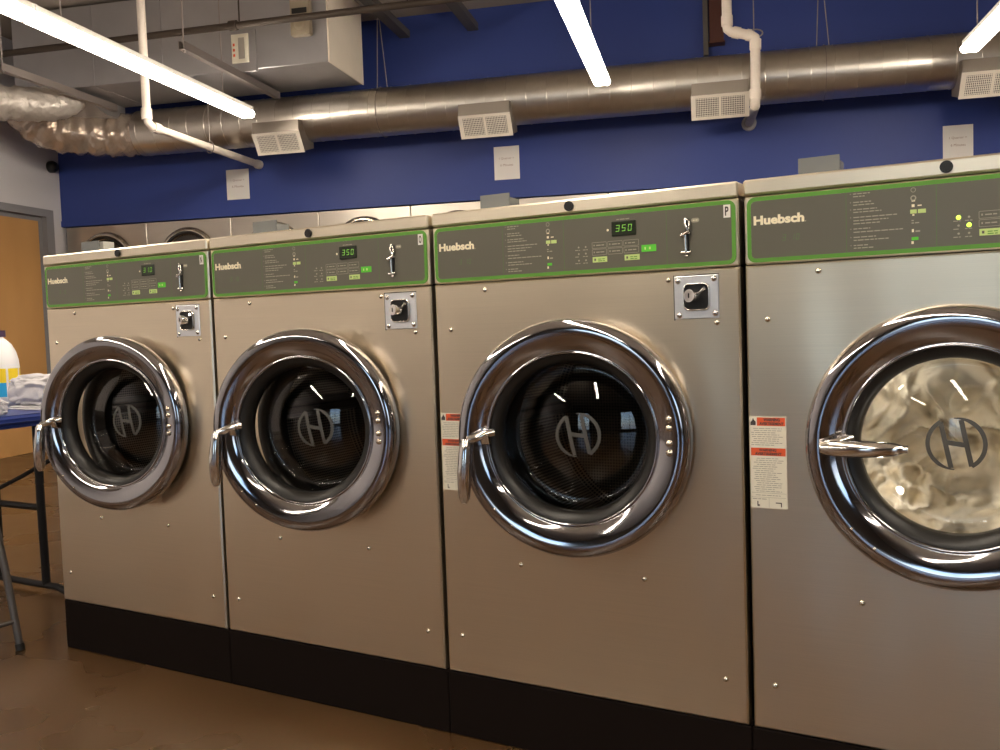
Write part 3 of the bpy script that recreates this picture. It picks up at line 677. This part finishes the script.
rl = ['white air register under the round duct at the left, above the leftmost notice', 'white air register under the round duct, right of the middle of the long wall pipe and above the letter P notice', 'white air register under the round duct, left of the white offset pipe', 'white air register under the round duct at the right edge']
rl[1] = 'white air register under the round duct, above the notice over the third washer'
for i, s in enumerate((-3.44, -1.66, .150, 2.02)):
    hw = .212; r = rthing('air_register', (s, 7.13, 2.53)); tag(r, rl[i], 'air register', 'registers under the round duct')
    b = MB(); b.prism([(0, .245), (.17, .262), (.30, .13), (.30, .06), (.10, .004), (.0, .150)], -hw+.006, hw-.006); b.build('boot', REGDARK, r)
    # tilted grille face from (0,.15) to (.10,0)
    A = Vector((0, -.002, .155)); Bv = Vector((0, .102, -.004)); dv = (Bv-A); ln = dv.length; dv.normalize(); nrm = Vector((0, -dv.z, dv.y)); nrm = nrm if nrm.y < 0 else -nrm
    M = Matrix(((1, 0, 0, 0), (0, nrm.y, dv.y, A.y), (0, nrm.z, dv.z, A.z), (0, 0, 0, 1)))   # local x, out, down
    f = MB(); a0, a1 = .022, ln-.022
    f.box(-hw, hw, 0, .008, 0, a0, M=M); f.box(-hw, hw, 0, .008, a1, ln, M=M)
    for xa, xb in ((-hw, -hw+.035), (-.010, .010), (hw-.035, hw)): f.box(xa, xb, 0, .008, a0, a1, M=M)
    fm = f.build('face_frame', REG, r)
    bk = MB(); bk.box(-hw+.03, hw-.03, -.002, .0015, a0, a1, M=M); bk.build('dark_opening', GRILLE, r)
    for x0_, x1_, nm in ((-hw+.037, -.011, 'vane_panel'), (.011, hw-.037, 'vane_panel')):
        v = MB(); n = 13
        for j in range(n): xx = x0_+(x1_-x0_)*(j+.5)/n; v.box(xx-.0022, xx+.0022, .001, .006, a0, a1, M=M)
        for j in range(9): zz = a0+(a1-a0)*(j+.5)/9; v.box(x0_, x1_, .001, .005, zz-.0018, zz+.0018, M=M)
        v.build(nm, REG, fm)
def flex(path, r, name, mat_, label, seed):
    rnd = random.Random(seed); P = []
    for i in range(len(path)-1):
        a = Vector(path[i-1] if i else path[0]); b = Vector(path[i]); c = Vector(path[i+1]); d = Vector(path[i+2] if i+2 < len(path) else path[-1])
        for j in range(10):
            t = j/10; P.append(.5*((2*b)+(-a+c)*t+(2*a-5*b+4*c-d)*t*t+(-a+3*b-3*c+d)*t**3))
    P.append(Vector(path[-1])); m = MB(); m.tube(P, r, 32, rs=[r*(1+.09*math.sin(i*1.3)*rnd.random()+.04*rnd.random()) for i in range(len(P))])
    m.v = [tuple(Vector(v)+Vector((rnd.uniform(-1, 1), rnd.uniform(-1, 1), rnd.uniform(-1, 1)))*.006) for v in m.v]
    o = rmesh(m, name, mat_, path[0]); tag(o, label, 'duct'); return o
flex([(-4.86, 7.40, 2.835), (-5.08, 7.34, 2.825), (-5.32, 7.20, 2.835), (-5.52, 7.04, 2.87), (-5.62, 6.95, 2.97), (-5.62, 6.95, 3.12)], .18, 'flexible_duct', FOIL, 'crumpled foil-wrapped flexible duct curving off the left end of the round duct', 3)
flex([(-5.13, 6.82, 3.06), (-5.16, 6.74, 2.99), (-5.26, 6.58, 2.945), (-5.42, 6.38, 2.925), (-5.62, 6.15, 2.915), (-5.76, 5.8, 2.91), (-5.80, 5.2, 2.91)], .130, 'flexible_duct', FOILW, 'pale plastic-wrapped flexible duct running out at the top left corner', 5)
# boxy supply trunk with its right end coloured paler for the light on it
t = rthing('rectangular_duct', (-4.15, 6.98, 3.06)); tag(t, 'large grey rectangular duct with a pale lit right end, hung at the top left', 'duct')
m = MB(); m.rbox(-1.35, 1.41, -.35, .36, 0, .64, .006); m.box(-.02, .02, -.36, .37, -.006, .645); m.box(-.62, -.60, -.355, .365, -.003, .64); m.build('trunk_body', SHEET, t)
m = MB(); m.rbox(1.411, 1.425, -.352, .362, -.003, .645, .003); m.build('lit_end', SHEETW, t)
m = MB(); m.rbox(.62, .83, -.368, -.351, -.02, .30, .004); m.build('access_plate', SHEET, t).location = (0, 0, .0)
m = MB(); m.rbox(.63, .775, -.378, -.369, .05, .27, .003); m.box(.645, .66, -.381, -.378, .10, .12, 1); m.box(.645, .66, -.381, -.378, .14, .16, 1); m.box(.645, .66, -.381, -.378, .18, .20, 1); m.box(.69, .74, -.380, -.378, .08, .24, 2); m.build('service_sticker', [LABEL, REDORANGE, INKGREY], t)
m = MB(); m.rbox(1.14, 1.30, -.41, -.35, .20, .53, .008); m.box(1.16, 1.28, -.415, -.41, .36, .40, 1); m.lathe([(.045, .0), (.045, .012), (.02, .016), (.0001, .016)], 20, M=Matrix.Translation((1.22, -.41, .28)), flip=True); m.build('damper_box', [mat('yellowed_box', (.30, .25, .18), .5), BLACK], t)
m = MB(); m.prism([(-.35, 0), (.36, 0), (.36, -.12), (.10, -.12)], -1.35, -.82); m.build('lower_transition', SHEET, t)
# ------------------------------------------------------------------ struts and rods
def strut(s, d0, d1, z, w, m_, name, label, group, rod=True, rz=.05):
    t = rthing(name, (s, d0, z)); tag(t, label, 'channel', group)
    b = MB(); L = d1-d0; b.box(-w/2, w/2, 0, L, -.003, 0); b.box(-w/2, -w/2+.003, 0, L, 0, rz); b.box(w/2-.003, w/2, 0, L, 0, rz); b.box(-w/2, -w/4, 0, L, rz, rz+.003); b.box(w/4, w/2, 0, L, rz, rz+.003); b.build('channel', m_, t)
    if rod:
        for y in ((.03, L-.03) if rod == 2 else (.03,)):
            q = MB(); q.cyl((0, y, -.02), (0, y, ZC-z), .006, 8); q.cyl((0, y, -.012), (0, y, -.003), .014, 6); q.build('threaded_rod', STRUT, t)
strut(-4.93, 5.80, 7.14, 2.985, .045, STRUT, 'strut_channel', 'slim galvanized channel hung on rods at the far left, beside the long tube light', 'hung galvanized channels')
strut(-3.455, 5.78, 7.24, 2.985, .045, STRUT, 'strut_channel', 'slim galvanized channel hung on rods under the boxy grey duct', 'hung galvanized channels')
strut(-2.44, 5.2, 7.62, 3.50, .09, DSTRUT, 'ceiling_channel', 'dark steel channel under the ceiling right of the boxy duct', 'dark ceiling channels', False)
strut(-1.84, 5.2, 7.62, 3.50, .09, DSTRUT, 'ceiling_channel', 'dark steel channel under the ceiling left of the middle tube light', 'dark ceiling channels', False)
m = MB(); m.cyl((-5.9, 6.38, 3.30), (4.5, 6.20, 3.30), .026, 14)
for s in (-3.35, -1.0, 1.4): m.cyl((s-.03, 6.33, 3.30), (s+.03, 6.33, 3.30), .036, 14)
for s in (-3.3, -2.0, .5): m.cyl((s, 6.33, 3.30), (s, 6.33, ZC), .006, 8)
o = rmesh(m, 'black_pipe', BLACKPIPE, (-5.9, 6.38, 3.30)); tag(o, 'thin dark pipe crossing in front of the boxy duct near the ceiling', 'pipe')
t = rthing('steel_bracket', (.10, 7.70, 3.13)); tag(t, 'dark brown steel bracket above the round duct, left of the white offset pipe', 'bracket')
m = MB(); m.box(-.06, -.02, -.02, .07, 0, ZC-3.13); m.build('upright', DSTRUT, t)
m = MB(); m.box(-.01, .10, -.03, .07, .09, ZC-3.13); m.box(-.02, .11, -.04, .07, .085, .095); m.build('brown_block', RUST, t)
# ------------------------------------------------------------------ pipes
m = MB(); m.tube([(.21, 7.08, ZC-.02), (.21, 7.08, 3.17), (.214, 7.08, 3.135), (.235, 7.08, 3.115), (.38, 7.08, 3.072), (.404, 7.08, 3.055), (.408, 7.08, 3.02), (.400, 7.08, 2.60), (.399, 7.09, 2.575), (.399, 7.11, 2.565)], .036, 18)
for a, b in (((.21, 7.08, 3.23), (.21, 7.08, 3.16)), ((.25, 7.08, 3.111), (.30, 7.08, 3.096)), ((.345, 7.08, 3.082), (.375, 7.08, 3.074)), ((.4085, 7.08, 3.04), (.407, 7.08, 2.97)), ((.402, 7.08, 2.68), (.400, 7.08, 2.61))): m.cyl(a, b, .042, 18)
t = rthing('offset_pipe', (.21, 7.08, 2.56)); tag(t, 'cream plastic pipe with two bends passing in front of the round duct', 'pipe')
o = m.build('pipe_run', PVC, off=(.21, 7.08, 2.56)); o.parent = t
m = MB(); m.cyl((.399, 7.11, 2.565), (.385, 7.775, 2.575), .034, 16); m.cyl((.386, 7.73, 2.575), (.385, 7.778, 2.576), .058, 16); o = m.build('wall_stub', PVCG, off=(.21, 7.08, 2.56)); o.parent = t
m = MB(); m.cyl((.40, 7.10, 3.06), (.40, 7.10, ZC), .004, 8); m.tube([(.402+.06*math.cos(a*PI/8), 7.10, 3.09+.03*math.sin(a*PI/8)) for a in range(17)], .005, 6); o = m.build('rod_hanger', STRUT, off=(.21, 7.08, 2.56)); o.parent = t
m = MB(); m.tube([(-4.02, 6.20, ZC-.02), (-4.02, 6.20, 2.66), (-4.02, 6.21, 2.625), (-4.02, 6.25, 2.60), (-4.015, 6.30, 2.597), (-3.92, 7.775, 2.555)], .031, 16)
for a, b in (((-4.02, 6.20, 2.72), (-4.02, 6.20, 2.64)), ((-4.02, 6.27, 2.6), (-4.013, 6.34, 2.597)), ((-3.925, 7.73, 2.556), (-3.92, 7.775, 2.555))): m.cyl(a, b, .040, 16)
t = rthing('wall_pipe', (-4.02, 6.20, 2.60)); tag(t, 'white plastic pipe dropping beside the left tube light and running into the blue wall', 'pipe')
o = m.build('pipe_run', PVC, off=(-4.02, 6.20, 2.60)); o.parent = t
m = MB(); m.cyl((-3.97, 7.0, 2.62), (-3.97, 7.0, 3.05), .004, 8); m.tube([(-3.97+.036*math.cos(a*PI/8), 7.0, 2.578+.05*math.sin(a*PI/8)) for a in range(17)], .004, 6); o = m.build('ring_hanger', STRUT, off=(-4.02, 6.20, 2.60)); o.parent = t
# black round dome on the corner of the left wall
m = MB(); m.lathe([(.055, 0), (.055, .04), (.040, .065), (.0001, .075)], 24, M=Matrix.Rotation(PI/2, 4, 'Z'), flip=True)
o = m.build('wall_sensor', BLACK); rplace(o, (SL, 7.66, 2.665)); tag(o, 'small black round fitting on the white wall by the blue wall corner', 'sensor')

# ------------------------------------------------------------------ tube lights (rows run into depth)
lw = .056
rows = [(-3.49, 'left', 4), (-.685, 'middle', 4), (1.765, 'right', 4)]
def make_light():
    r = empty('tube_light')
    m = MB(); m.prism([(-.045, .048), (.045, .048), (.040, .085), (-.040, .085)], 0, 2.42, 'y'); m.build('housing', HOUSING, r)
    m = MB()
    for a in (0, 1):
        x = (-.034, .034)[a]
        q = []
        m.cyl((x, .01, .022), (x, 2.41, .022), .026, 12)
    m.build('tubes', TUBE, r)
    for y in (0, 2.412):
        m = MB(); m.box(-.045, .045, y, y+.008, -.002, .085); m.build('end_cap', HOUSING, r)
    for y in (.3, 2.1):
        m = MB(); m.cyl((-.036, y, .080), (-.036, y, ZC-2.73), .004, 6); m.build('hanger_rod', STRUT, r)
    return r
l0 = make_light(); first = True
pos = ['nearest the blue wall', 'second from the blue wall', 'third from the blue wall', 'fourth from the blue wall']
for s, nm, cnt in rows:
    for j in range(cnt):
        o = l0 if first else copy_tree(l0); first = False
        o.location = RM @ Vector((s, 6.77-2.42-j*2.425, 2.73)); o.rotation_euler.z = TH
        where = {'left': 'in the left row', 'middle': 'in the middle row', 'right': 'in the right row'}[nm]
        lab = 'glowing fluorescent tube light %s, %s' % (where, pos[j] if j < 4 else 'farthest from the blue wall')
        tag(o, lab, 'light', 'rows of fluorescent tube lights')

# ------------------------------------------------------------------ table, jug, bundle, chair
t = empty('folding_table', (-.86, .95, 0)); tag(t, 'folding table with a blue top and black legs, left of the washers', 'table')
m = MB(); m.rbox(-.315, .312, -.86, .90, .700, .740, .010); m.box(-.305, .302, -.85, .89, .690, .70); m.build('tabletop', TABLEB, t, bevel=.004)
for yy in (-.553, .60):
    L = MB(); L.tube([(.170, yy, .70), (.171, yy, .35), (.176, yy, .03)], .0165, 12); L.build('leg', TABLEM, t)
    L = MB(); L.tube([(-.130, yy, .70), (-.130, yy, .35), (-.130, yy, .03)], .0165, 12); L.build('leg', TABLEM, t)
    L = MB(); L.tube([(-.30, yy, .012), (-.27, yy, .028), (.25, yy, .028), (.305, yy-.004, .018), (.33, yy-.01, .012)], .014, 10); L.cyl((-.13, yy, .345), (.17, yy, .345), .014, 10); L.build('foot_bar', TABLEM, t)
    sg = 1 if yy < 0 else -1
    L = MB(); L.tube([(-.115, yy, .405), (.02, yy+.02*sg, .46), (.16, yy+.06*sg, .53), (.16, yy+.45*sg, .665)], .009, 8); L.build('brace', TABLEM, t)
# jug
j = empty('detergent_jug', (-1.072, .50, .7405)); tag(j, 'white plastic detergent jug with a yellow and blue label on the blue table', 'jug')
def ell(mb, prof, n=40, mi=0, sx=1.0, sy=.72):
    v = []
    for r, z in prof:
        for i in range(n): a = 2*PI*i/n; v.append((r*sx*math.cos(a), r*sy*math.sin(a), z))
    m_ = len(prof); mb.add(v, [(k*n+i, k*n+(i+1) % n, (k+1)*n+(i+1) % n, (k+1)*n+i) for k in range(m_-1) for i in range(n)], mi, None, True)
m = MB(); ell(m, [(.0001, 0), (.080, 0), (.090, .008), (.093, .02), (.093, .17), (.090, .20), (.080, .235), (.060, .268), (.036, .288), (.024, .296), (.024, .310), (.0001, .311)])
m.build('jug_body', JUGW, j)
m = MB(); ell(m, [(.0938, .045), (.0938, .105)], mi=0); ell(m, [(.0938, .105), (.0938, .165)], mi=1); m.build('jug_label', [JUGB, JUGY], j)
m = MB()
for xx in (.4, 5.9): m.add([(.0945*math.cos(xx+d), .0945*.72*math.sin(xx+d), z) for z in (.045, .165) for d in (-.06, .06)], [(0, 1, 3, 2)])
m.add([(.0945*math.cos(-.95+d), .0945*.72*math.sin(-.95+d), z) for z in (.045, .165) for d in (-.07, .07)], [(0, 1, 3, 2)])
m.build('label_stripe', WHITE, j)
m = MB(); m.cyl((0, 0, .300), (0, 0, .328), .029, 24); m.build('jug_cap', CAPM, j)
m = MB(); m.tube([(-.03, 0, .285), (-.075, 0, .275), (-.088, 0, .22), (-.082, 0, .17)], .012, 10); m.build('jug_handle', JUGW, j)
# cloth bundle on folded cloth
def blob(rx, ry, rz, seed, amp):
    from mathutils import noise
    mb = MB(); rnd = random.Random(seed); nu, nv = 90, 50; w = [(Vector((rnd.gauss(0, 1), rnd.gauss(0, 1), rnd.gauss(0, 1))), rnd.uniform(0, 6)) for _ in range(9)]; v = []
    for jv in range(nv+1):
        for i in range(nu):
            a = 2*PI*i/nu; b = -PI/2+PI*jv/nv; d = Vector((math.cos(a)*math.cos(b), math.sin(a)*math.cos(b), math.sin(b)))
            h = sum(1-abs(math.sin(q.dot(d)*2+p)) for q, p in w)/9-.4
            h += .5*noise.noise(d*3.2+Vector((seed, 0, 0)))+.35*(1-abs(noise.noise(d*4.5+Vector((0, seed, 0))))*2.5)
            sx = math.copysign(abs(d.x)**.6, d.x); sy = math.copysign(abs(d.y)**.6, d.y); sz = math.copysign(abs(d.z)**.55, d.z)
            v.append((sx*rx*(1+amp*h), sy*ry*(1+amp*h), sz*rz*(1+amp*h)))
    z0 = min(p[2] for p in v)
    v = [(p[0], p[1], max(p[2], -rz*.9)) for p in v]
    mb.add(v, [(q*nu+i, q*nu+(i+1) % nu, (q+1)*nu+(i+1) % nu, (q+1)*nu+i) for q in range(nv) for i in range(nu)], 0, None, True); return mb
o = blob(.165, .09, .062, 4, .30).build('cloth_bundle', BAGW, loc=(-.745, .50, .7405+.0155+.057)); tag(o, 'round bundle of white cloth on the blue table beside the jug', 'bundle')
p = MB(); p.rbox(-.14, .13, -.11, .10, 0, .007, .003); p.rbox(-.135, .135, -.105, .10, .0075, .0145, .003)
o = p.build('folded_towel', BAGW, loc=(-.725, .50, .7405)); tag(o, 'flat folded white towel under the cloth bundle on the blue table', 'towel')
p = blob(.05, .05, .03, 9, .3); o = p.build('small_cloth', BAGW, loc=(-.650, .190, .7405+.0275)); tag(o, 'small crumpled white cloth at the near edge of the blue table', 'cloth')
# folding chair standing before the table, mostly outside the picture
ch = empty('folding_chair', (-.322, -.285, 0), -PI/2); tag(ch, 'grey metal folding chair at the left edge, only one leg in view', 'chair')
for xx in (-.204, .204):
    m = MB(); m.tube([(xx, .200, .012), (xx, .147, .26), (xx*.98, .100, .46), (xx*.93, -.01, .80)], .0125, 12); m.build('leg', CHAIRM, ch)
    m = MB(); m.tube([(xx*.88, -.24, .012), (xx*.88, -.12, .22), (xx*.88, .02, .43)], .011, 12); m.build('leg', CHAIRM, ch)
    m = MB(); m.cyl((xx, .2025, .0), (xx, .198, .022), .015, 12); m.build('rubber_foot', RUBBER, ch)
m = MB(); m.rbox(-.175, .175, -.30, .06, .435, .455, .008); m.build('seat', CHAIRM, ch)
m = MB(); m.rbox(-.18, .18, -.02, .0, .62, .80, .006); m.build('backrest', CHAIRM, ch)
m = MB(); m.cyl((-.204, .184, .095), (.204, .184, .095), .008, 8); m.build('crossbar', CHAIRM, ch)
m = MB(); m.cyl((-.18, -.215, .06), (.18, -.215, .06), .008, 8); m.build('crossbar', CHAIRM, ch)

# ------------------------------------------------------------------ light from outside
w = bpy.data.worlds.new('world'); sc.world = w; w.use_nodes = True; nt = w.node_tree; bg = nt.nodes['Background']
sk = nt.nodes.new('ShaderNodeTexSky'); sk.sky_type = 'NISHITA'; sk.sun_disc = False; sk.sun_elevation = math.radians(25); sk.sun_rotation = math.radians(60)
mx = nt.nodes.new('ShaderNodeMix'); mx.data_type = 'RGBA'; mx.inputs[0].default_value = .75; mx.inputs[7].default_value = (.46, .66, 1.0, 1)
nt.links.new(sk.outputs[0], mx.inputs[6]); nt.links.new(mx.outputs[2], bg.inputs[0]); bg.inputs[1].default_value = 1.8

# ------------------------------------------------------------------ camera
cam = bpy.data.cameras.new('camera'); co = bpy.data.objects.new('camera', cam); COL.objects.link(co)
co.location = CAM; co.rotation_mode = 'XYZ'; co.rotation_euler = (1.51762402, .0341724727, .515701)
cam.sensor_fit = 'HORIZONTAL'; cam.sensor_width = 36; cam.lens = 916.877*36/1000; cam.clip_start = .02; cam.clip_end = 100
sc.camera = co
sc.view_settings.view_transform = 'Standard'; sc.view_settings.look = 'None'; sc.view_settings.exposure = .14; sc.view_settings.gamma = 1
sc.cycles.use_denoising = True; sc.cycles.max_bounces = 10; sc.cycles.transparent_max_bounces = 12; sc.cycles.sample_clamp_indirect = 8
try: sc.cycles.denoiser = 'OPENIMAGEDENOISE'
except Exception: pass
